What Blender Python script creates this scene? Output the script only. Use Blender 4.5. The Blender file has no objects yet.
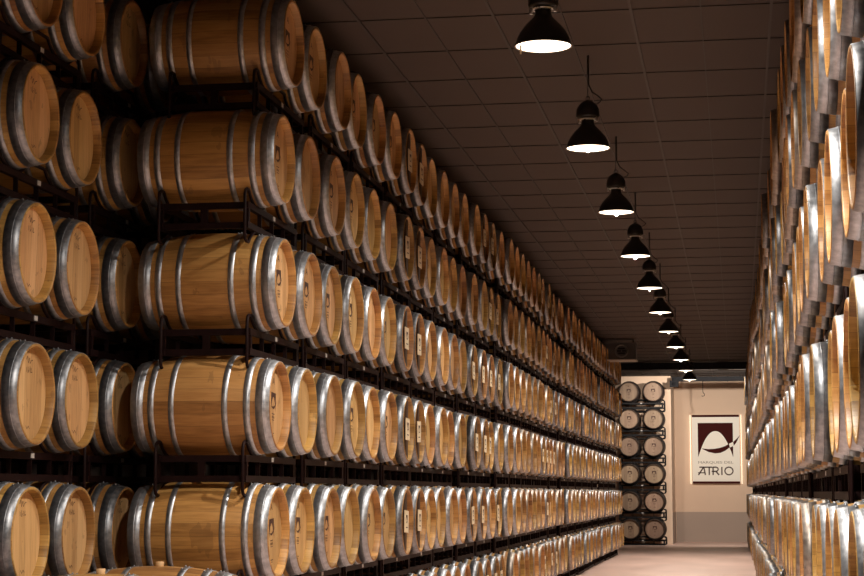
import bpy, math, random
from mathutils import Vector, Matrix
random.seed(11)
PI = math.pi
SC = bpy.context.scene
COL = SC.collection
H = 1.7                      # camera height above the floor
CEIL = H + 3.8

# ------------------------------------------------------------------ camera
FPX = 1830.0
th = math.atan(204/FPX)
ps = math.atan(307/FPX*math.cos(th))
cd = bpy.data.cameras.new('camera'); cam = bpy.data.objects.new('camera', cd); COL.objects.link(cam)
cd.sensor_width = 36; cd.lens = FPX/864*36; cd.clip_end = 200
F = Vector((-math.sin(ps)*math.cos(th), math.cos(ps)*math.cos(th), math.sin(th)))
cam.location = (0, 0, H)
cam.rotation_euler = F.to_track_quat('-Z', 'Y').to_euler()
SC.camera = cam

# ------------------------------------------------------------------ materials
def newmat(name):
    m = bpy.data.materials.new(name); m.use_nodes = True
    nt = m.node_tree; b = nt.nodes['Principled BSDF']
    return m, nt, b
def N(nt, t, **k):
    n = nt.nodes.new(t)
    for a, v in k.items(): setattr(n, a, v)
    return n
def math_(nt, op, a, b=None, c=None):
    n = nt.nodes.new('ShaderNodeMath'); n.operation = op
    for i, v in enumerate((a, b, c)):
        if v is None: continue
        if isinstance(v, (int, float)): n.inputs[i].default_value = v
        else: nt.links.new(v, n.inputs[i])
    return n.outputs[0]
def mixc(nt, fac, a, b, mode='MIX'):
    n = nt.nodes.new('ShaderNodeMix'); n.data_type = 'RGBA'; n.blend_type = mode
    for i, v in ((0, fac), (6, a), (7, b)):
        if isinstance(v, (int, float)): n.inputs[i].default_value = v
        elif isinstance(v, tuple): n.inputs[i].default_value = (*v, 1)
        else: nt.links.new(v, n.inputs[i])
    return n.outputs[2]
def ramp(nt, fac, stops):
    n = nt.nodes.new('ShaderNodeValToRGB'); e = n.color_ramp.elements
    e[0].position, e[0].color = stops[0][0], (*stops[0][1], 1)
    e[1].position, e[1].color = stops[-1][0], (*stops[-1][1], 1)
    for p, c in stops[1:-1]:
        k = e.new(p); k.color = (*c, 1)
    nt.links.new(fac, n.inputs[0]); return n.outputs[0]
def rnd_out(nt):
    oi = N(nt, 'ShaderNodeObjectInfo'); ge = N(nt, 'ShaderNodeNewGeometry')
    return math_(nt, 'FRACT', math_(nt, 'ADD', oi.outputs['Random'], ge.outputs['Random Per Island']))

def wood_mat(name, lo, mid, hi, planar, n_bands, rough=.5):
    m, nt, b = newmat(name)
    uv = N(nt, 'ShaderNodeUVMap'); sx = N(nt, 'ShaderNodeSeparateXYZ'); nt.links.new(uv.outputs[0], sx.inputs[0])
    r = rnd_out(nt)
    u, v = sx.outputs[0], sx.outputs[1]
    off = math_(nt, 'MULTIPLY', r, 37.0)
    band = math_(nt, 'ADD', math_(nt, 'MULTIPLY', u, float(n_bands)), math_(nt, 'MULTIPLY', math_(nt, 'FLOOR', off), 1.0))
    if planar: band = math_(nt, 'ADD', band, math_(nt, 'MULTIPLY', r, .6))
    fl = math_(nt, 'FLOOR', band); fr = math_(nt, 'FRACT', band)
    cb = N(nt, 'ShaderNodeCombineXYZ'); nt.links.new(fl, cb.inputs[0]); nt.links.new(off, cb.inputs[1])
    wn = N(nt, 'ShaderNodeTexWhiteNoise'); wn.noise_dimensions = '2D'; nt.links.new(cb.outputs[0], wn.inputs['Vector'])
    gv = N(nt, 'ShaderNodeCombineXYZ')
    nt.links.new(math_(nt, 'MULTIPLY', u, 120.0 if not planar else 60.0), gv.inputs[0])
    nt.links.new(math_(nt, 'MULTIPLY', v, 5.0), gv.inputs[1]); nt.links.new(math_(nt, 'ADD', off, math_(nt, 'MULTIPLY', fl, 3.1)), gv.inputs[2])
    no = N(nt, 'ShaderNodeTexNoise'); no.inputs['Scale'].default_value = 1.0; no.inputs['Detail'].default_value = 5
    nt.links.new(gv.outputs[0], no.inputs['Vector'])
    t = math_(nt, 'ADD', math_(nt, 'MULTIPLY', wn.outputs[0], .42), math_(nt, 'MULTIPLY', no.outputs[0], .62))
    c = ramp(nt, t, [(.15, lo), (.5, mid), (.88, hi)])
    # whole-barrel tint: each barrel has its own age and toast
    hs = N(nt, 'ShaderNodeHueSaturation'); nt.links.new(c, hs.inputs['Color'])
    hs.inputs['Saturation'].default_value = 1.0
    nt.links.new(math_(nt, 'ADD', math_(nt, 'MULTIPLY', math_(nt, 'FRACT', math_(nt, 'MULTIPLY', r, 7.3)), .36), .82), hs.inputs['Value'])
    nt.links.new(math_(nt, 'ADD', math_(nt, 'MULTIPLY', math_(nt, 'FRACT', math_(nt, 'MULTIPLY', r, 13.7)), .022), .487), hs.inputs['Hue'])
    d = math_(nt, 'ABSOLUTE', math_(nt, 'SUBTRACT', fr, .5))
    seam = math_(nt, 'GREATER_THAN', d, .482 if not planar else .488)
    c2 = mixc(nt, math_(nt, 'MULTIPLY', seam, .45), hs.outputs[0], (.05, .025, .01))
    # wine drips and handling stains
    st = N(nt, 'ShaderNodeTexNoise'); st.inputs['Scale'].default_value = 1; st.inputs['Detail'].default_value = 3
    sv = N(nt, 'ShaderNodeCombineXYZ'); nt.links.new(math_(nt, 'MULTIPLY', u, 9.0), sv.inputs[0]); nt.links.new(math_(nt, 'MULTIPLY', v, 7.0), sv.inputs[1]); nt.links.new(off, sv.inputs[2])
    nt.links.new(sv.outputs[0], st.inputs['Vector'])
    sm = math_(nt, 'MULTIPLY', math_(nt, 'GREATER_THAN', st.outputs[0], .66), .3)
    c3 = mixc(nt, sm, c2, (.12, .06, .025))
    nt.links.new(c3, b.inputs['Base Color'])
    b.inputs['Roughness'].default_value = rough
    bu = N(nt, 'ShaderNodeBump'); bu.inputs['Strength'].default_value = .25; bu.inputs['Distance'].default_value = .003
    nt.links.new(math_(nt, 'SUBTRACT', no.outputs[0], seam), bu.inputs['Height']); nt.links.new(bu.outputs[0], b.inputs['Normal'])
    return m

def metal_mat(name, c1, c2, rough, scale=30):
    m, nt, b = newmat(name)
    g = N(nt, 'ShaderNodeNewGeometry')
    no = N(nt, 'ShaderNodeTexNoise'); no.inputs['Scale'].default_value = scale; no.inputs['Detail'].default_value = 4
    nt.links.new(g.outputs['Position'], no.inputs['Vector'])
    nt.links.new(ramp(nt, no.outputs[0], [(.3, c1), (.7, c2)]), b.inputs['Base Color'])
    b.inputs['Metallic'].default_value = .85
    nt.links.new(math_(nt, 'ADD', math_(nt, 'MULTIPLY', no.outputs[0], .25), rough-.12), b.inputs['Roughness'])
    return m
def plain(name, c, rough=.5, metal=0.0, vary=.0, scale=6, emit=None, es=0):
    m, nt, b = newmat(name)
    b.inputs['Roughness'].default_value = rough; b.inputs['Metallic'].default_value = metal
    g = N(nt, 'ShaderNodeNewGeometry')
    no = N(nt, 'ShaderNodeTexNoise'); no.inputs['Scale'].default_value = scale; no.inputs['Detail'].default_value = 5
    nt.links.new(g.outputs['Position'], no.inputs['Vector'])
    lo = tuple(x*(1-vary) for x in c); hi = tuple(min(1, x*(1+vary)) for x in c)
    nt.links.new(ramp(nt, no.outputs[0], [(.3, lo), (.7, hi)]), b.inputs['Base Color'])
    if emit:
        b.inputs['Emission Color'].default_value = (*emit, 1); b.inputs['Emission Strength'].default_value = es
    return m

OAK = wood_mat('oak_staves', (.17, .078, .018), (.40, .215, .058), (.57, .34, .105), False, 26, .48)
HEAD = wood_mat('oak_head', (.37, .205, .078), (.58, .36, .15), (.72, .485, .235), True, 11, .55)
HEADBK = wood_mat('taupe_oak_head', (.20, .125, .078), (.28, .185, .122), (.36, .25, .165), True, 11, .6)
OAKDK = wood_mat('dark_shaded_staves', (.035, .018, .010), (.06, .032, .018), (.09, .05, .03), False, 26, .55)  # rim shade of the end stack put into the colour; battens are dark wood
HEADOLD = wood_mat('aged_oak_head', (.27, .12, .035), (.44, .215, .070), (.57, .31, .12), True, 11, .6)
GALV = metal_mat('galvanised_steel', (.34, .365, .41), (.57, .60, .65), .44)
WARMST = metal_mat('warm_reflection_steel', (.30, .265, .24), (.52, .47, .43), .46)  # far hoops: warm reflections of the heads put into the steel colour
DARKST = metal_mat('weathered_steel', (.20, .215, .24), (.38, .395, .43), .44)
RACK = plain('brown_painted_steel', (.012, .0045, .0045), .5, .0, .25, 20)
RACK.node_tree.nodes['Principled BSDF'].inputs['Specular IOR Level'].default_value = .12
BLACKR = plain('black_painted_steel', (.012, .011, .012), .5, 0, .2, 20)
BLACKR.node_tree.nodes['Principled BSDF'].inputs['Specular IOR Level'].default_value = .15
PLATE = plain('white_plate', (.50, .48, .46), .4)
INK = plain('brand_ink', (.055, .018, .010), .6)
MAROON = plain('maroon_print', (.055, .007, .006), .8)
MAROON.node_tree.nodes['Principled BSDF'].inputs['Specular IOR Level'].default_value = .15
PAPER = plain('cream_paper', (.78, .66, .46), .6, 0, .04)
CORK = plain('bung_wood', (.62, .38, .18), .6, 0, .1, 60)
LAMPM = plain('black_enamel', (.018, .016, .016), .35, 0, .1, 30)
LAMPIN = plain('white_enamel', (.9, .88, .84), .4)
LAMP_E = 5.0
LAMP_W = 680.0
LCOL = (1, .90, .78)
DIFF = plain('lamp_diffuser', (.9, .88, .85), .4, emit=(1, .80, .60), es=LAMP_E)
DUCT = plain('dark_duct_paint', (.014, .014, .017), .6, 0, .2, 8)
DUCT.node_tree.nodes['Principled BSDF'].inputs['Specular IOR Level'].default_value = .1
CHROME = metal_mat('bright_fitting', (.6, .6, .6), (.8, .8, .8), .3)
MUTED = plain('grey_brown_print', (.28, .22, .17), .5)
SIGNP = plain('sign_panel_white', (.82, .77, .68), .5, emit=(1, .86, .68), es=.12)
GLOW = plain('sign_back_light', (1, .95, .85), .5, emit=(1, .85, .62), es=1.8)

def wall_mat(name, c):
    m, nt, b = newmat(name)
    g = N(nt, 'ShaderNodeNewGeometry')
    no = N(nt, 'ShaderNodeTexNoise'); no.inputs['Scale'].default_value = .8; no.inputs['Detail'].default_value = 8
    nt.links.new(g.outputs['Position'], no.inputs['Vector'])
    nt.links.new(ramp(nt, no.outputs[0], [(.3, tuple(x*.93 for x in c)), (.7, c)]), b.inputs['Base Color'])
    b.inputs['Roughness'].default_value = .75
    n2 = N(nt, 'ShaderNodeTexNoise'); n2.inputs['Scale'].default_value = 60; nt.links.new(g.outputs['Position'], n2.inputs['Vector'])
    bu = N(nt, 'ShaderNodeBump'); bu.inputs['Strength'].default_value = .15; nt.links.new(n2.outputs[0], bu.inputs['Height']); nt.links.new(bu.outputs[0], b.inputs['Normal'])
    return m
WALL = wall_mat('plaster_cream', (.80, .59, .44))
DARKWALL = wall_mat('plaster_dark', (.10, .08, .07))
DADO = wall_mat('plaster_taupe', (.45, .35, .29))
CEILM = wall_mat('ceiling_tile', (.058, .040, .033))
GRID = plain('ceiling_grid_metal', (.030, .021, .018), .6, 0)
GRIDL = plain('ceiling_grid_highlight', (.042, .029, .024), .6, 0)  # lighter copy of the grid colour, with the runner highlights put into it

def floor_mat():
    m, nt, b = newmat('polished_floor')
    g = N(nt, 'ShaderNodeNewGeometry')
    mp = N(nt, 'ShaderNodeMapping'); mp.inputs['Scale'].default_value = (.5, .22, 1); nt.links.new(g.outputs['Position'], mp.inputs[0])
    no = N(nt, 'ShaderNodeTexNoise'); no.inputs['Scale'].default_value = 1.6; no.inputs['Detail'].default_value = 7
    nt.links.new(mp.outputs[0], no.inputs['Vector'])
    nt.links.new(ramp(nt, no.outputs[0], [(.3, (.58, .40, .34)), (.7, (.76, .55, .48))]), b.inputs['Base Color'])
    nt.links.new(math_(nt, 'ADD', math_(nt, 'MULTIPLY', no.outputs[0], .3), .32), b.inputs['Roughness'])
    return m
FLOOR = floor_mat()

# ------------------------------------------------------------------ mesh builder
class MB:
    def __init__(s): s.v = []; s.f = []; s.m = []; s.uv = []; s.sm = []
    def face(s, idx, mi=0, uvs=None, smooth=False):
        s.f.append(tuple(idx)); s.m.append(mi); s.uv.append(uvs); s.sm.append(smooth)
    def box(s, c, d, mi=0, M=None):
        b = len(s.v)
        for z in (-.5, .5):
            for y in (-.5, .5):
                for x in (-.5, .5):
                    p = Vector((c[0]+x*d[0], c[1]+y*d[1], c[2]+z*d[2]))
                    s.v.append(tuple(M @ p) if M else tuple(p))
        for q in ((0, 2, 3, 1), (4, 5, 7, 6), (0, 1, 5, 4), (2, 6, 7, 3), (0, 4, 6, 2), (1, 3, 7, 5)):
            s.face([b+i for i in q], mi)
    def tube(s, pts, r, n=8, mi=0, closed=False, caps=True):
        pts = [Vector(p) for p in pts]; L = len(pts); b = len(s.v)
        up = None
        for i, p in enumerate(pts):
            if closed: t = pts[(i+1) % L]-pts[i-1]
            elif i == 0: t = pts[1]-p
            elif i == L-1: t = p-pts[-2]
            else: t = (pts[i+1]-p).normalized()+(p-pts[i-1]).normalized()
            t.normalize()
            if up is None:
                up = Vector((0, 0, 1)) if abs(t.z) < .9 else Vector((1, 0, 0))
            a = t.cross(up).normalized(); c = a.cross(t).normalized(); up = c
            for k in range(n):
                an = 2*PI*k/n; q = p+a*math.cos(an)*r+c*math.sin(an)*r
                s.v.append(tuple(q))
        for i in range(L if closed else L-1):
            for k in range(n):
                i2 = (i+1) % L
                s.face([b+i*n+k, b+i*n+(k+1) % n, b+i2*n+(k+1) % n, b+i2*n+k], mi, None, True)
        if caps and not closed:
            s.face([b+k for k in range(n)][::-1], mi); s.face([b+(L-1)*n+k for k in range(n)], mi)
    def lathe(s, prof, n, axis='X', mi=0, uvlen=True, smooth=True, closed=False, M=None):
        """prof: list of (axial, radius)"""
        b = len(s.v); L = len(prof)
        for (a, r) in prof:
            for k in range(n):
                an = 2*PI*k/n
                p = (a, r*math.cos(an), r*math.sin(an)) if axis == 'X' else (r*math.cos(an), r*math.sin(an), a)
                s.v.append(tuple(M @ Vector(p)) if M else p)
        for i in range(L if closed else L-1):
            j = (i+1) % L
            for k in range(n):
                k2 = (k+1) % n
                u0, u1 = k/n, (k+1)/n
                s.face([b+i*n+k, b+i*n+k2, b+j*n+k2, b+j*n+k], mi,
                       [(u0, prof[i][0]), (u1, prof[i][0]), (u1, prof[j][0]), (u0, prof[j][0])], smooth)
    def disc(s, x, r, n, sign, mi=0):
        b = len(s.v)
        for k in range(n):
            an = 2*PI*k/n; s.v.append((x, r*math.cos(an), r*math.sin(an)))
        idx = list(range(b, b+n)); uv = [(s.v[i][1]+.5, s.v[i][2]) for i in idx]
        if sign < 0: idx.reverse(); uv.reverse()
        s.face(idx, mi, uv)
    def poly(s, pts3, mi=0): # flat polygon given in order
        b = len(s.v); s.v += [tuple(p) for p in pts3]; s.face(range(b, b+len(pts3)), mi)
    def ball(s, c, r, n=6, mi=0):
        s_ = [(r*math.sin(-PI/2+PI*i/4)+c[2], max(1e-5, r*math.cos(-PI/2+PI*i/4))) for i in range(5)]
        s.lathe(s_, n, 'Z', mi, M=Matrix.Translation((c[0], c[1], 0)))
    def mesh(s, name, mats):
        me = bpy.data.meshes.new(name); me.from_pydata(s.v, [], s.f)
        for m in mats: me.materials.append(m)
        me.polygons.foreach_set('material_index', s.m); me.polygons.foreach_set('use_smooth', s.sm)
        uvl = me.uv_layers.new(name='UVMap'); li = 0
        flat = []
        for f, u in zip(s.f, s.uv):
            if u is None: flat += [0.0]*(2*len(f))
            else:
                for q in u: flat += [q[0], q[1]]
        uvl.data.foreach_set('uv', flat)
        me.update(); return me
    def build(s, name, mats, parent=None, loc=(0, 0, 0), rot=(0, 0, 0)):
        if not isinstance(mats, (list, tuple)): mats = [mats]
        o = bpy.data.objects.new(name, s.mesh(name, mats)); COL.objects.link(o)
        o.location = loc; o.rotation_euler = rot; o.parent = parent
        return o
def tag(o, label=None, cat=None, group=None, kind=None):
    if label: o['label'] = label
    if cat: o['category'] = cat
    if group: o['group'] = group
    if kind: o['kind'] = kind
    return o
def empty(name, loc=(0, 0, 0), rz=0):
    o = bpy.data.objects.new(name, None); o.empty_display_size = .1
    COL.objects.link(o); o.location = loc; o.rotation_euler = (0, 0, rz); return o
def copy_tree(o, parent=None):
    c = o.copy(); COL.objects.link(c); c.parent = parent
    for ch in [x for x in bpy.data.objects if x.parent == o] if o not in KIDS else KIDS[o]:
        copy_tree(ch, c)
    return c
KIDS = {}
def freeze(o):
    KIDS[o] = [x for x in bpy.data.objects if x.parent == o]
    for k in KIDS[o]: freeze(k)
ORD = ['', 'first', 'second', 'third', 'fourth', 'fifth', 'sixth', 'seventh', 'eighth', 'ninth', 'tenth', 'eleventh', 'twelfth',
       'thirteenth', 'fourteenth', 'fifteenth', 'sixteenth', 'seventeenth', 'eighteenth', 'nineteenth', 'twentieth']
def ordn(n):
    if n <= 20: return ORD[n]
    t = {2: 'twenty', 3: 'thirty', 4: 'forty', 5: 'fifty'}[n//10]
    return t+'-'+ORD[n % 10] if n % 10 else {30: 'thirtieth', 40: 'fortieth', 50: 'fiftieth'}[n]

# ------------------------------------------------------------------ the house emblem (arch and swoosh), unit square 0..1, y up
def emblem(mb, T, mi=0, mi2=None):
    """T maps (x, y) to a 3-D point"""
    arch = []
    for i in range(25):
        x = .012+i/24*.976
        t = (x-.5)/.488
        y = -.20+.73*(1-abs(t)**2.1)
        arch.append((x, .0+y+.23))
    for i in range(24):
        (x0, y0), (x1, y1) = arch[i], arch[i+1]
        mb.poly([T(x0, y0), T(x1, y1), T(x1, 1), T(x0, 1)], mi)
    mb.poly([T(0, .0), T(.012, arch[0][1]), T(.012, 1), T(0, 1)], mi)
    mb.poly([T(.988, arch[-1][1]), T(1, 0), T(1, 1), T(.988, 1)], mi)
    up = [(.11, .255), (.30, .235), (.48, .245), (.64, .275), (.78, .325), (.88, .385)]
    dn = [(.11, .248), (.30, .15), (.48, .112), (.64, .125), (.78, .19), (.90, .285)]
    for i in range(5):
        mb.poly([T(*dn[i]), T(*dn[i+1]), T(*up[i+1]), T(*up[i])], mi)
    mb.poly([T(1.02, .33), T(1.09, .42), T(1.20, .64), T(1.11, .54), T(1.005, .44)], mi)
    if mi2 is not None: mb.poly([T(.885, .39), T(.91, .28), T(1.02, .325), T(1.005, .445)], mi2)

# ------------------------------------------------------------------ barrels (axis along local X, head looks to +X)
HL, RB, RE = .50, .366, .311
def rr(x): return RB-(RB-RE)*(x/HL)**2
def body_mb(mb, n, steps, mi=0):
    prof = [(HL-.062, RE-.026), (HL-.006, RE-.021), (HL, RE-.015), (HL, RE-.002)]
    for i in range(steps+1):
        x = (HL-.003)*(1-2*i/steps); prof.append((x, rr(x)))
    prof += [(-HL, RE-.002), (-HL, RE-.015), (-HL+.062, RE-.026)]
    prof.reverse()
    mb.lathe(prof, n, 'X', mi)
def head_mb(mb, n, sign, mi=0): mb.disc(sign*(HL-.056), RE-.0235, n, sign, mi)
HOOPS = [(.449, .094), (.342, .046), (.190, .040), (-.190, .040), (-.342, .046), (-.449, .094)]
def hoop_mb(mb, c, w, n, mi=0, rivets=True):
    x0, x1 = c-w/2, c+w/2; t = .0035
    mb.lathe([(x0, rr(x0)-.002), (x1, rr(x1)-.002), (x1, rr(x1)+t), (x0, rr(x0)+t)], n, 'X', mi, smooth=True, closed=True)
    if w > .06:   # the head hoop is two bands driven edge to edge: a raised lap between them
        mb.lathe([(c-.004, rr(c)+t-.001), (c+.004, rr(c)+t-.001), (c+.003, rr(c)+t+.002), (c-.003, rr(c)+t+.002)], n, 'X', mi, closed=True)
    if rivets:
        for a in (1.15, 1.36, 1.57, 1.8):
            x = c+w*.4*(1 if c > 0 else -1)*-1
            r = rr(x)+t+.002
            mb.ball((x, r*math.cos(a), r*math.sin(a)), .007, 5, mi)
def stamp_mb(kind):
    mb = MB(); X = HL-.056+.0012
    def T(cx, cz, s): return lambda x, y: (X, cx+(x-.5)*s, cz+(y-.5)*s)
    def bar(y, z, w, h): mb.poly([(X, y-w/2, z-h/2), (X, y+w/2, z-h/2), (X, y+w/2, z+h/2), (X, y-w/2, z+h/2)])
    if kind == 'logo':
        emblem(mb, T(0, .03, .13))
        bar(0, -.055, .075, .006)
        for i in range(5): bar(-.030+i*.015, -.078, .008, .016)
        bar(0, -.098, .06, .005)
        # small mark near the top and a date line near the bottom
        mb.poly([(X, -.03, .155), (X, -.018, .155), (X, .004, .20), (X, -.004, .20)]); mb.poly([(X, .018, .155), (X, .03, .155), (X, .004, .20), (X, -.002, .20)])
        bar(0, .17, .03, .006); bar(0, -.19, .07, .007); bar(.0, -.205, .045, .005)
    elif kind == 'script':
        def stroke(pts, w=.005):
            for a, b in zip(pts[:-1], pts[1:]):
                dy, dz = b[0]-a[0], b[1]-a[1]; L = math.hypot(dy, dz) or 1; ny, nz = -dz/L*w/2, dy/L*w/2
                mb.poly([(X, a[0]-ny, a[1]-nz), (X, b[0]-ny, b[1]-nz), (X, b[0]+ny, b[1]+nz), (X, a[0]+ny, a[1]+nz)])
        stroke([(-.05, .21), (-.03, .235), (-.02, .19), (.0, .225), (.01, .19), (.03, .21), (.055, .215)])
        stroke([(-.045, .165), (-.04, .135)]); stroke([(-.02, .17), (-.018, .13), (-.005, .15)])
        stroke([(.012, .165), (.016, .132)]); stroke([(.035, .165), (.03, .135), (.05, .14)])
        stroke([(-.03, -.195), (-.01, -.215), (.01, -.195), (.03, -.212)])
    return mb
def make_barrel(kind, hoopm, headm, n=44, bung=False):
    e = empty('oak_barrel')
    b = MB(); body_mb(b, n, 12); b.build('barrel_body', OAK, e)
    for s in (1, -1):
        b = MB(); head_mb(b, n, s); b.build('barrel_head', headm, e)
    for c, w in HOOPS:
        b = MB(); hoop_mb(b, c, w, n); b.build('hoop', hoopm, e)
    if kind in ('logo', 'script'):
        tag(stamp_mb(kind).build('brand_stamp', INK, e), 'dark burnt marking on the pale head')
    if kind == 'label':
        b = MB(); b.box((HL-.036, 0, 0), (.036, .085, .545)); tag(b.build('cross_batten', OAKDK, e), 'dark batten across the head')
        b = MB(); b.box((HL-.014, 0, .0), (.006, .20, .21)); p = b.build('paper_label', PAPER, e); tag(p, 'cream paper label on the head')
        s = MB(); X = HL-.0105
        emblem(s, lambda x, y: (X, (x-.5)*.085, .02+(y-.5)*.085)); s.poly([(X, -.05, -.06), (X, .05, -.06), (X, .05, -.05), (X, -.05, -.05)])
        s.build('printed_emblem', INK, p)
        s = MB(); s.lathe([(HL-.056, .028), (HL-.040, .024), (HL-.038, .001)], 12, 'X', M=Matrix.Translation((0, 0, -.235)))
        tag(s.build('tasting_tap', CHROME, e), 'small bright tap cap low on the head')
    if bung:
        b = MB(); b.lathe([(RB-.01, .024), (RB+.028, .028), (RB+.030, .001)], 14, 'Z'); tag(b.build('bung', CORK, e), 'pale round bung standing proud')
    return e
def far_barrel_mb(n=24, stamp=False, paper=False):
    b = MB(); body_mb(b, n, 8, 0)
    for s in (1, -1): head_mb(b, n, s, 1)
    for c, w in HOOPS: hoop_mb(b, c, w, n, 2, rivets=False)
    if paper:
        b.box((HL-.036, 0, 0), (.036, .085, .545), 3); b.box((HL-.014, 0, 0), (.006, .20, .21), 4); b.box((HL-.0105, 0, .02), (.001, .08, .08), 3)
    if stamp:
        s = stamp_mb('logo'); o = len(b.v); b.v += s.v
        for f in s.f: b.face([i+o for i in f], 3)
    return b
PROTO = {'logo': make_barrel('logo', GALV, HEAD), 'plain': make_barrel('plain', GALV, HEAD), 'label': make_barrel('label', DARKST, HEADOLD),
         'script': make_barrel('script', DARKST, HEAD), 'dark': make_barrel('logo', DARKST, HEAD), 'bung': make_barrel('plain', DARKST, HEAD, bung=True)}
for k in PROTO.values(): freeze(k)
used = set()
FAR = {'plain': far_barrel_mb().mesh('oak_barrel', [OAK, HEAD, WARMST, INK]),
       'toast': far_barrel_mb().mesh('oak_barrel', [OAK, HEADOLD, WARMST, INK]),
       'logo': far_barrel_mb(stamp=True).mesh('oak_barrel', [OAK, HEAD, WARMST, INK]),
       'dark': far_barrel_mb(stamp=True).mesh('oak_barrel', [OAK, HEAD, DARKST, INK]),
       'endwall': far_barrel_mb(32, stamp=True).mesh('oak_barrel', [OAKDK, HEADBK, BLACKR, INK]),  # hoops coloured black for the deep shade around the rims
       'label': far_barrel_mb(paper=True).mesh('oak_barrel', [OAK, HEADOLD, DARKST, INK, PAPER])}
def put(kind, loc, rz, label, group, far=False):
    roll = random.uniform(-.06, .06)
    if far:
        o = bpy.data.objects.new('oak_barrel', FAR[kind]); COL.objects.link(o)
    elif kind not in used: used.add(kind); o = PROTO[kind]
    else: o = copy_tree(PROTO[kind])
    o.location = loc; o.rotation_euler = (roll, 0, rz)
    return tag(o, label, 'barrel', group)

# ------------------------------------------------------------------ racks (length along local X, front towards local -Y before turning)
TR = .012; FV = .31; SPB = .39
def cradle_pts(v, half, up, sp=SPB, base=False, hend=.74):
    """one side (front or rear) of the bent tube: dips under both barrels"""
    R = rr(FV)+TR+.001; zc = .44
    top = .185
    da = math.acos((zc-top)/R)
    pts = []
    for c in (-sp, sp):
        for i in range(9):
            a = -da+2*da*i/8
            pts.append((c+R*math.sin(a), v, zc-R*math.cos(a)))
    return pts, top
def rack_parts(mb_front, side_mb, tube_mb, v, base=False, leg=0.0, sp=SPB, he=.74, n=8):
    # rails
    zt, zb = .070, (-.070 if not base else base)
    for z in (zt, zb): mb_front.box((0, v, z), (2*he-.06, .035, .045))
    for u in (-he+.07, -.34, 0, .34, he-.07): mb_front.box((u, v, (zt+zb)/2), (.012 if abs(u) < he-.1 else .035, .03, max(.004, zt-zb-.04)))
    if leg:
        for u in (-he+.07, he-.07): mb_front.box((u, v, zb-leg/2-.02), (.045, .045, leg))
    up, top = cradle_pts(v, 1, 1, sp)
    rc = .05
    if not base:
        pts = up+[(he-rc, v, top), (he-rc*.3, v, top-rc*.3), (he, v, top-rc), (he, v, -top+rc), (he-rc*.3, v, -top+rc*.3), (he-rc, v, -top)]
        pts += [(-p[0], v, -p[2]) for p in up]
        pts += [(-he+rc, v, -top), (-he+rc*.3, v, -top+rc*.3), (-he, v, -top+rc), (-he, v, top-rc), (-he+rc*.3, v, top-rc*.3), (-he+rc, v, top)]
        tube_mb.tube(pts, TR, n, closed=True)
    else:
        pts = [(-he, v, zb), (-he, v, top-rc), (-he+rc*.3, v, top-rc*.3), (-he+rc, v, top)]+up+[(he-rc, v, top), (he-rc*.3, v, top-rc*.3), (he, v, top-rc), (he, v, zb)]
        tube_mb.tube(pts, TR, n)
def side_parts(mb, he, base=False):
    zt, zb = .070, (-.070 if not base else base)
    for z in (zt, zb): mb.box((he, 0, z), (.035, 2*FV-.036, .045))
    mb.box((he, 0, (zt+zb)/2), (.03, .05, max(.004, zt-zb-.04)))
def make_rack(base=False, leg=0.0, sp=SPB, he=.74):
    e = empty('barrel_rack')
    for s in (-1, 1):
        f = MB(); t = MB(); rack_parts(f, None, t, s*FV, base, leg, sp, he)
        fo = f.build('rail_frame', RACK, e); t.build('cradle_tube', RACK, e)
        if s < 0:
            p = MB(); p.box((0, s*FV-.0195, .070), (.055, .004, .03)); tag(p.build('number_plate', PLATE, fo), 'small white plate on dark rail')
    for s in (-1, 1):
        m = MB(); side_parts(m, s*(he-.07), base); m.build('end_frame', RACK, e)
    return e
def far_rack_mesh(base=False, mat=RACK):
    m = MB()
    for s in (-1, 1): rack_parts(m, None, m, s*FV, base, n=5)
    side_parts(m, .67, base); side_parts(m, -.67, base)
    m.box((0, -FV-.0195, .070), (.055, .004, .03), 1)
    return m, m.mesh('barrel_rack', [mat, PLATE])
BL, BD, BE, BR = -.0775, -.0665, -.0575, .0325   # lower rail height of the floor racks: left, deeper, end, right
RP = {b_: make_rack(b_) for b_ in (0, BL, BR)}
for k in RP.values(): freeze(k)
RFm = {}; RF = {}
for bb in (0, BL, BR): RFm[bb], RF[bb] = far_rack_mesh(bb)
TR = .017
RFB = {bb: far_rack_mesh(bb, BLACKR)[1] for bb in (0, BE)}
TR = .012
rused = set()
def put_rack(loc, rz, label, group, base=False, far=False, black=False):
    if far or black:
        o = bpy.data.objects.new('barrel_rack', (RFB if black else RF)[base]); COL.objects.link(o)
    elif base not in rused: rused.add(base); o = RP[base]
    else: o = copy_tree(RP[base])
    o.location = loc; o.rotation_euler = (0, 0, rz)
    return tag(o, label, 'barrel rack', group)

Z0, DZ, PITCH = .54, .88, 1.60
ZR = [Z0+DZ*i for i in range(6)]
TOP = ['bottom tier', 'fifth tier from top', 'fourth tier from top', 'third tier from top', 'second tier from top', 'top tier']
stuffb = MB(); stuffr = MB()
def add_stuff(dst, src, M, matmap=None):
    o = len(dst.v)
    dst.v += [tuple(M @ Vector(p)) for p in src.v]
    for f, m, u, s in zip(src.f, src.m, src.uv, src.sm): dst.face([i+o for i in f], (matmap or {}).get(m, m), u, s)
FB = far_barrel_mb(16)
FBs = far_barrel_mb(16)
for f_ in ():
    pass
YOFF = [.45, .08, .14, .20, .14, .28]    # tier start offsets along the aisle
def kindwords(k): return {'logo': 'oak barrel with burnt emblem', 'dark': 'oak barrel with dark hoops', 'label': 'dark-hooped barrel with paper label',
                          'plain': 'plain oak barrel', 'toast': 'brown-headed oak barrel', 'script': 'oak barrel with scrawled mark'}[k]

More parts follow.
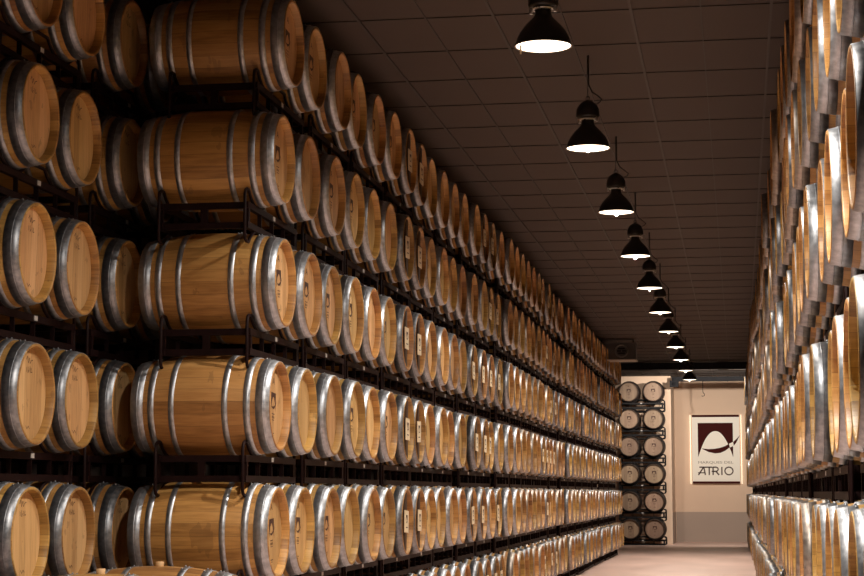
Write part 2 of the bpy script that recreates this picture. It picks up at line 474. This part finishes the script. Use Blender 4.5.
# left wall of barrels, heads flush at x = -3.15, running away along the aisle
XL = -3.15
NL = 24
nind = 0
for c in range(NL):
    cx = random.uniform(-.03, .03) + .03*math.sin(c*.9)
    labelled = c in (3, 6, 7, 11, 12, 17)
    for t in range(6):
        y = 12.40+.39+PITCH*c+YOFF[t]+random.uniform(-.012, .012)
        x = XL+cx+random.uniform(-.015, .015)
        z = ZR[t]
        rz = -PI/2*-1
        far = y > 26
        put_rack((x-HL, y, z-.44), PI/2, 'dark brown steel rack under %s of left barrel wall, %s from near end' % (TOP[t].replace(' from top', ' down'), ordn(c+1)),
                 'racks of the left barrel wall', base=(BL if t == 0 else 0), far=far)
        for s in (-1, 1):
            idx = 2*c+(1 if s < 0 else 2)
            yy = y+s*SPB+random.uniform(-.012, .012)
            xx = x-HL+random.uniform(-.018, .018)
            k = 'label' if labelled and (c == 3 or random.random() < .6) else ('logo' if random.random() < .82 else 'plain')
            if yy < 34.6:
                fk = k
                if far and k == 'logo':
                    q = random.random(); fk = 'dark' if q < .3 else 'toast' if q < .75 else 'logo'
                put(fk, (xx, yy, z), 0, '%s in left wall, %s, %s from near end' % (kindwords(fk), TOP[t].replace(' from top', ' down'), ordn(idx)),
                    'barrels of the left wall', far=far)
                nind += 1
            else:
                dk = random.random()
                add_stuff(stuffb, FB, Matrix.Translation((xx, yy, z)) @ Matrix.Rotation(random.uniform(0, 6), 4, 'X'), {2: 3 if dk < .5 else 2, 1: 4 if random.random() < .75 else 1})

# deeper row of barrels behind it at the far left, heads at x = -4.27
for ci, yc in enumerate((11.14, 12.88)):
    for t in range(6):
        z = ZR[t]
        put_rack((-4.27-HL, yc, z-.44), PI/2, 'brown steel rack at far left, under %s of the %s deeper stack' % (TOP[t].replace(' from top', ' down'), ('near', 'shaded')[ci]),
                 'racks of the deeper left row', base=(BL if t == 0 else 0))
        for s in (-1, 1):
            yy = yc+s*.405 if ci == 0 else yc+s*SPB
            k = 'script'
            put(k, (-4.27-HL+random.uniform(-.012, .012), yy, z), 0,
                'grey-hooped barrel with scrawled mark, far left stack, %s, %s one' % (TOP[t].replace(' from top', ' down'),
                 (('outer left', 'inner right')[s > 0], ('shaded front', 'shaded rear')[s > 0])[ci]) , 'barrels of the deeper left row')
            nind += 1

# two barrels with raised bungs on a low stand at the bottom left corner of the view
st = make_rack(-.07, leg=.3225, sp=.565, he=.90)
st.location = (-3.73, 11.035, .855-.44); st.rotation_euler = (0, 0, PI/2)
tag(st, 'legged steel stand carrying the two bunged barrels at bottom left', 'barrel rack')
put('bung', (-3.73, 11.60, .855), 0, 'barrel with raised bung at bottom left, nearer the tall barrel wall', 'bunged barrels at the bottom left')
put('bung', (-3.73, 10.47, .855), 0, 'barrel with raised bung at bottom left corner, farther from barrel wall', 'bunged barrels at the bottom left')

# right wall of barrels close to the camera, heads towards -x
NR = 35
for c in range(NR):
    yb = 5.8+PITCH*c
    xf = .385+max(0, 11.5-yb)*.022-max(0, yb-12)*.003+random.uniform(-.02, .02)
    for t in range(6):
        y = yb+random.uniform(-.03, .03); x = xf+random.uniform(-.02, .02); z = ZR[t]-.11
        farr = y > 11
        if c < 22:
            put_rack((x+HL, y, z-.44), -PI/2, 'dark brown steel rack under %s of right barrel wall, %s from near end' % (TOP[t].replace(' from top', ' down'), ordn(c+1)),
                     'racks of the right barrel wall', base=(BR if t == 0 else 0), far=farr)
        else: add_stuff(stuffr, RFm[BR if t == 0 else 0], Matrix.Translation((x+HL, y, z-.44)) @ Matrix.Rotation(-PI/2, 4, 'Z'))
        for s in (-1, 1):
            idx = 2*c+(1 if s < 0 else 2)
            yy = y+s*SPB; xx = x+HL+random.uniform(-.02, .02)
            if yy < 17.5:
                fk = 'plain' if random.random() < .52 else 'dark'
                lw = {'plain': 'oak barrel with lighter steel hoops', 'dark': 'oak barrel with dark hoops'}[fk]
                put(fk, (xx, yy, z), PI, '%s in right wall, %s, %s from near end' % (lw, TOP[t].replace(' from top', ' down'), ordn(idx)),
                    'barrels of the right wall', far=farr)
                nind += 1
            else:
                add_stuff(stuffb, FB, Matrix.Translation((xx, yy, z)) @ Matrix.Rotation(PI, 4, 'Z') @ Matrix.Rotation(random.uniform(0, 6), 4, 'X'), {2: 3 if random.random() < .5 else 2, 1: 4 if random.random() < .7 else 1})

# stack at the end of the aisle, heads facing the camera
YB = 59.4
for t in range(6):
    z = ZR[t]-.02
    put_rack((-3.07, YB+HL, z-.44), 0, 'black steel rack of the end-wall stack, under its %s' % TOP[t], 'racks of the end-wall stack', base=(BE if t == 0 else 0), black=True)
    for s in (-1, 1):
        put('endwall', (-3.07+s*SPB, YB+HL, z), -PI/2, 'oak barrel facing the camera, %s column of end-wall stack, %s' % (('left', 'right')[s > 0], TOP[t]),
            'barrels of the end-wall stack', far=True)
        nind += 1
print('individual barrels', nind)
tag(stuffb.build('distant_barrels', [OAK, HEAD, WARMST, DARKST, HEADOLD]), 'far run of stacked oak barrels receding on both sides towards the end wall', 'barrels', kind='stuff')
tag(stuffr.build('distant_racks', [RACK, PLATE]), 'far run of dark steel racks carrying the distant right-hand barrels', 'barrel racks', kind='stuff')
for k, o in PROTO.items():
    if k not in used:
        for ch in KIDS[o]: bpy.data.objects.remove(ch)
        bpy.data.objects.remove(o)

# ------------------------------------------------------------------ room
YEND, YSTUB = 63.9, 60.75
def struct(name, boxes, m):
    b = MB()
    for c, d in boxes: b.box(c, d)
    return tag(b.build(name, m), kind='structure')
X0, X1, Y0 = -7.0, 2.4, -4.0
struct('floor', [(((X0+X1)/2, (Y0+YEND)/2, -.05), (X1-X0+.4, YEND-Y0+.4, .1))], FLOOR)
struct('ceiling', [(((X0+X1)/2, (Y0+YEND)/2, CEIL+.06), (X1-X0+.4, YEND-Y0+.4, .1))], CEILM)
struct('wall_left', [((X0-.1, (Y0+YEND)/2, CEIL/2), (.2, YEND-Y0, CEIL))], DARKWALL)
struct('wall_right', [((X1+.1, (Y0+YEND)/2, CEIL/2), (.2, YEND-Y0, CEIL))], DARKWALL)
struct('wall_near', [(((X0+X1)/2, Y0-.1, CEIL/2), (X1-X0, .2, CEIL))], DARKWALL)
struct('wall_back', [(((X0+X1)/2, YEND+.1, CEIL/2), (X1-X0, .2, CEIL))], WALL)
XS = -2.16
struct('wall_stub', [(((X0+XS)/2, (YSTUB+YEND)/2, CEIL/2), (XS-X0, YEND-YSTUB-.002, CEIL))], WALL)
DH = 1.02
struct('trim_1', [(((XS+X1)/2+.012, YEND-.006, DH/2), (X1-XS-.03, .012, DH)), ((XS+.006, (YSTUB+YEND)/2, DH/2), (.012, YEND-YSTUB, DH))], DADO)
# ceiling grid bars: long runners and cross runners
b = MB(); b2 = MB()
xs = -1.88
i = -9
while xs+i*.55 < X1:
    x = xs+i*.55
    if x > X0: (b2 if i % 2 == 0 and i > 0 else b).box((x, (Y0+YEND)/2, CEIL+.006), (.022 if i % 2 == 0 else .010, YEND-Y0, .012))
    i += 1
y = Y0+.34
while y < YEND:
    b.box(((X0+X1)/2, y, CEIL+.007), (X1-X0, .014, .010)); y += 1.12
tag(b.build('trim_2', GRID), kind='structure'); tag(b2.build('trim_3', GRIDL), kind='structure')

# dark ducts under the ceiling near the end wall
def duct(y, z, h, d, x0, x1, label):
    e = empty('ceiling_duct', (x0, y, z))
    m = MB(); m.box(((x1-x0)/2, 0, 0), (x1-x0, d, h)); m.build('duct_body', DUCT, e)
    m = MB()
    for k in range(int((x1-x0)/1.2)): m.box((.6+k*1.2, 0, 0), (.04, d+.02, h+.02))
    m.build('duct_flange', DUCT, e)
    for k in range(3):
        m = MB(); m.box((.8+k*(x1-x0-1.6)/2, 0, (CEIL-z)/2+h/4), (.03, .03, max(.02, CEIL-z-h/2))); m.build('hanger', DUCT, e)
    return tag(e, label, 'duct')
duct(54.2, H+3.675, .20, .3, -5.5, 2.3, 'dark duct crossing below the ceiling in front of the end wall')
duct(60.3, H+3.66, .14, .22, -2.1, 2.3, 'thin dark duct against the ceiling right before the end wall')

# ventilation unit near the ceiling, over the far end of the left wall
e = empty('cooling_unit', (-2.95, 46.0, H+3.50))
m = MB(); m.box((0, 0, 0), (.95, .5, .42)); m.build('housing', plain('grey_housing', (.10, .09, .09), .4, .3), e)
m = MB(); m.box((0, -.03, -.225), (.99, .60, .03)); tag(m.build('lit_edge_tray', plain('lit_edge_pale', (.5, .45, .4), .4), e), 'pale tray along the bottom, coloured as its lit edge')  # tray coloured pale to stand for the lit lower edge
m = MB(); m.lathe([(-.265, .17), (-.29, .165), (-.29, .135), (-.265, .13)], 24, 'X', closed=True, M=Matrix.Translation((.12, 0, 0)) @ Matrix.Rotation(PI/2, 4, 'Z')); g = m.build('fan_ring', plain('fan_ring_metal', (.22, .20, .19), .3, .5), e)
m = MB()
for k in range(6):
    a = k*PI/3; m.box((.12+.065*math.cos(a), -.262, .065*math.sin(a)), (.10, .006, .035), M=None)
m.build('fan_blade', BLACKR, g)
for sx in (-.4, .4):
    m = MB(); m.box((sx, 0, .255), (.03, .03, .09)); m.build('hanger', DUCT, e)
tag(e, 'dark ceiling cooling unit with round fan above the far left barrels', 'cooling unit')

# hanging wire with a small hook, right of the lamps
hk = MB(); pts = [(0, 0, .50), (0, 0, .10), (.015, 0, .06), (.05, 0, .03), (.05, 0, -.02), (0, 0, -.05), (-.04, 0, -.03)]
hk.tube(pts, .012, 6)
tag(hk.build('hanging_hook', BLACKR, None, (-1.10, 60.16, H+3.14)), 'thin dark wire ending in a hook, hanging before the cream end wall', 'hook')
# small dark box fixture under the duct
m = MB(); m.box((0, 0, 0), (.28, .3, .2)); m.box((0, 0, .14), (.04, .04, .1))
m.lathe([(-.155, .05), (-.19, .055), (-.19, .02)], 14, 'X', 0, M=Matrix.Rotation(PI/2, 4, 'Z'))
tag(m.build('fixture_box', DUCT, None, (-2.02, 60.1, H+3.72-.22)), 'small dark box fixture hanging at the top of the end wall', 'fixture')

# ------------------------------------------------------------------ pendant lamps
def make_lamp():
    e = empty('pendant_lamp')                     # origin at the rim centre
    P = [(0, .205), (.012, .203), (.05, .192), (.10, .168), (.15, .130), (.19, .092), (.215, .068), (.235, .060), (.29, .060)]
    inner = [(z, r-.006) for z, r in reversed(P[:7])]
    m = MB(); m.lathe(P, 40, 'Z'); m.lathe([(0, .205), (-.006, .209), (0, .212), (.008, .205)], 40, 'Z', closed=True); m.build('lamp_shade', LAMPM, e)
    m = MB(); m.lathe(inner+[(0.001, .2045)], 40, 'Z'); tag(m.build('reflector', LAMPIN, e), 'white inside of the shade')
    m = MB(); m.lathe([(-.010, .001), (-.009, .07), (-.004, .14), (.004, .197)][::-1], 40, 'Z'); tag(m.build('diffuser', DIFF, e), 'glowing white glass')
    ld = bpy.data.lights.new('bulb', 'SPOT'); ld.energy = LAMP_W; ld.color = LCOL; ld.spot_size = math.radians(162); ld.spot_blend = 1.0; ld.shadow_soft_size = .03
    lo = bpy.data.objects.new('bulb', ld); COL.objects.link(lo); lo.location = (0, 0, -.02); lo.parent = e
    m = MB(); m.lathe([(.275, .075), (.285, .098), (.30, .11), (.315, .108), (.33, .110), (.37, .105), (.41, .085), (.44, .05), (.455, .02), (.457, .001)], 32, 'Z'); m.build('ballast_cap', LAMPM, e)
    m = MB(); m.lathe([(.262, .065), (.27, .085), (.276, .085), (.276, .065)], 24, 'Z', closed=True)
    for s in (-1, 1): m.box((s*.092, 0, .27), (.02, .03, .045))
    tag(m.build('clamp_ring', CHROME, e), 'bright clamp ring between cap and shade')
    m = MB(); m.tube([(0, 0, .455), (0, 0, .886)], .004, 6); m.tube([(.02*math.cos(a), 0, .475+.02*math.sin(a)) for a in [i*PI/5 for i in range(10)]], .004, 5, closed=True); m.build('hanging_rod', LAMPM, e)
    m = MB(); m.tube([(.07, 0, .40), (.13, 0, .42), (.145, .01, .45), (.10, .02, .49), (.045, .01, .53), (.012, 0, .60), (.012, 0, .886)], .006, 6); m.build('power_cable', LAMPM, e)
    m = MB(); m.tube([(-.02, 0, -.008), (-.018, 0, -.028), (0, 0, -.04), (.018, 0, -.028), (.02, 0, -.008)], .003, 5); tag(m.build('latch_loop', CHROME, e), 'small bright wire loop under the glass')
    return e
L0 = make_lamp(); freeze(L0)
LY = [12.0+3.72*k for k in range(-1, 11)]
for i, ly in enumerate(LY):
    o = L0 if i == 0 else copy_tree(L0)
    o.scale = (.93, .93, .93); o.location = (-1.242, ly, H+2.976); o.rotation_euler = (0, 0, random.uniform(-.5, .5))
    n = i
    lab = ('black dome pendant lamp, nearest and largest in the visible row' if n == 1 else
           'black dome pendant lamp, farthest in the row before the end wall' if n == 11 else
           'black dome pendant lamp in the row, %s from the nearest visible one' % ordn(n) if n > 1 else
           'black dome pendant lamp above the camera end, before the visible row')
    tag(o, lab, 'lamp', 'pendant lamps over the aisle')
for ch in KIDS[L0]:        # the lamp above the camera end burns brighter than the rest
    if ch.type == 'LIGHT':
        BR_ = ch.data.copy(); BR_.energy = LAMP_W*2.3; BR_.spot_size = math.radians(174); ch.data = BR_
# dangling tag on the nearest lamp
m = MB(); m.box((0, 0, -.03), (.012, .004, .06)); m.tube([(0, 0, .0), (0, 0, .02)], .002, 5)
tag(m.build('paper_tag', PAPER, None, (-1.242-.138, 12.0-.125, H+2.976-.018)), 'little pale tag dangling from the rim of the nearest lamp', 'tag')

def flood(x, y, z, aim, label, watts):  # extra hidden lamps, added to brighten the end wall and its stack
    e = empty('added_flood_light', (x, y, z))
    m = MB(); m.box((0, 0, 0), (.30, .12, .20)); m.build('housing', DUCT, e)
    m = MB(); m.box((0, .063, 0), (.26, .008, .16)); tag(m.build('lens', DIFF, e), 'glowing white lens')
    m = MB(); m.box((0, 0, .11), (.03, .03, .05)); m.build('bracket', DUCT, e)
    ld = bpy.data.lights.new('bulb', 'SPOT'); ld.energy = watts; ld.color = LCOL; ld.spot_size = math.radians(84); ld.spot_blend = .6; ld.shadow_soft_size = .08
    lo = bpy.data.objects.new('bulb', ld); COL.objects.link(lo); lo.location = (0, .09, 0); lo.parent = e
    lo.rotation_euler = (Vector(aim)-Vector((x, y, z))).to_track_quat('-Z', 'Y').to_euler()
    return tag(e, label, 'flood light')
flood(-2.75, 54.6, H+3.68, (-2.9, 60, 1.9), 'added unseen flood light behind the dark duct aimed at the end-wall stack', 400)
flood(-.4, 54.6, H+3.68, (-.8, 64, 2.0), 'added unseen flood light behind the dark duct aimed at the wall sign', 2100)

# ------------------------------------------------------------------ sign on the end wall
SX0, SX1, SZ0, SZ1 = -1.565, .055, H+.285, H+2.63
sw, sh = SX1-SX0, SZ1-SZ0
sg = empty('wall_sign', (SX0, YEND-.10, SZ0))
tag(sg, 'white backlit wall sign with maroon arch emblem and lettering', 'sign')
m = MB(); m.box((sw/2, 0, sh/2), (sw, .03, sh)); m.build('sign_panel', SIGNP, sg)
for nm, z in (('top', sh-.03), ('bottom', .04)):
    m = MB(); m.box((sw/2, -.025, z), (sw-.02, .03, .075)); tag(m.build('sign_bar', MAROON, sg), 'dark maroon bar')
for x in (-.055, sw+.055):
    m = MB(); m.box((x, .05, sh/2), (.014, .03, sh+.02)); tag(m.build('light_tube', GLOW, sg), 'glowing edge light')
m = MB(); m.box((sw/2, .065, sh/2), (sw*.5, .07, sh*.5)); m.build('mounting_bracket', DUCT, sg)
ex0, ew = sw*.125, sw*.735
ez1 = sh*.885; ehh = sh*.50
em = MB(); emblem(em, lambda x, y: (ex0+x*ew, -.0175 if y != .39 and y != .28 and y != .325 and y != .445 else -.0185, ez1-ehh+y*ehh), 0, 1); tag(em.build('emblem', [MAROON, SIGNP], sg), 'maroon arch crossed by a swoosh')
def text_mesh(s, size_w, size_h, name, mat, x, z, bold=0.0):
    cu = bpy.data.curves.new('t', 'FONT'); cu.body = s; cu.offset = bold; cu.extrude = .004
    to = bpy.data.objects.new('t', cu); COL.objects.link(to); bpy.context.view_layer.update()
    dg = bpy.context.evaluated_depsgraph_get(); me = bpy.data.meshes.new_from_object(to.evaluated_get(dg))
    bpy.data.objects.remove(to)
    xs = [v.co.x for v in me.vertices]; ys = [v.co.y for v in me.vertices]
    for v in me.vertices:
        v.co = Vector(((v.co.x-min(xs))/(max(xs)-min(xs))*size_w, -v.co.z, (v.co.y-min(ys))/(max(ys)-min(ys))*size_h))
    me.materials.clear(); me.materials.append(mat); me.name = name
    o = bpy.data.objects.new(name, me); COL.objects.link(o); o.parent = sg; o.location = (x, -.018, z); return o
tag(text_mesh('MARQUES DEL', ew, sh*.042, 'lettering', MUTED, ex0, sh*.285), 'small grey line reading MARQUES DEL')
# ATRIO in drawn strokes
lt = MB(); lw = .045; lh = sh*.118; lz = sh*.125
def stroke(pts, w=lw):
    for a, b_ in zip(pts[:-1], pts[1:]):
        dx, dz = b_[0]-a[0], b_[1]-a[1]; L = math.hypot(dx, dz); nx, nz = -dz/L*w/2, dx/L*w/2
        lt.poly([(ex0+a[0]-nx, -.0175, lz+a[1]-nz), (ex0+b_[0]-nx, -.0175, lz+b_[1]-nz), (ex0+b_[0]+nx, -.0175, lz+b_[1]+nz), (ex0+a[0]+nx, -.0175, lz+a[1]+nz)])
W = ew
stroke([(0.0, 0), (.155*W, lh)]); stroke([(.155*W, lh), (.20*W, 0)]); stroke([(-.01*W, lh*.28), (.20*W, lh*.28)], .035); stroke([(.03*W, lh*.97), (.40*W, lh*.97)])
stroke([(.31*W, 0), (.31*W, lh)])
stroke([(.42*W, 0), (.42*W, lh)]); stroke([(.42*W, lh*.97), (.52*W, lh*.97), (.565*W, lh*.80), (.565*W, lh*.62), (.52*W, lh*.45), (.38*W, lh*.45)]); stroke([(.50*W, lh*.45), (.59*W, 0)])
stroke([(.67*W, 0), (.67*W, lh)])
stroke([(.87*W+.115*W*math.cos(a), lh/2+lh*.47*math.sin(a)) for a in [2*PI*i/24 for i in range(25)]])
tag(lt.build('lettering', INK, sg), 'large dark letters reading ATRIO')

# ------------------------------------------------------------------ world and view
w = bpy.data.worlds.new('world'); SC.world = w; w.use_nodes = True
w.node_tree.nodes['Background'].inputs[0].default_value = (.02, .018, .016, 1)
SC.view_settings.view_transform = 'Standard'; SC.view_settings.look = 'None'
SC.view_settings.exposure = -0.2; SC.view_settings.gamma = 1
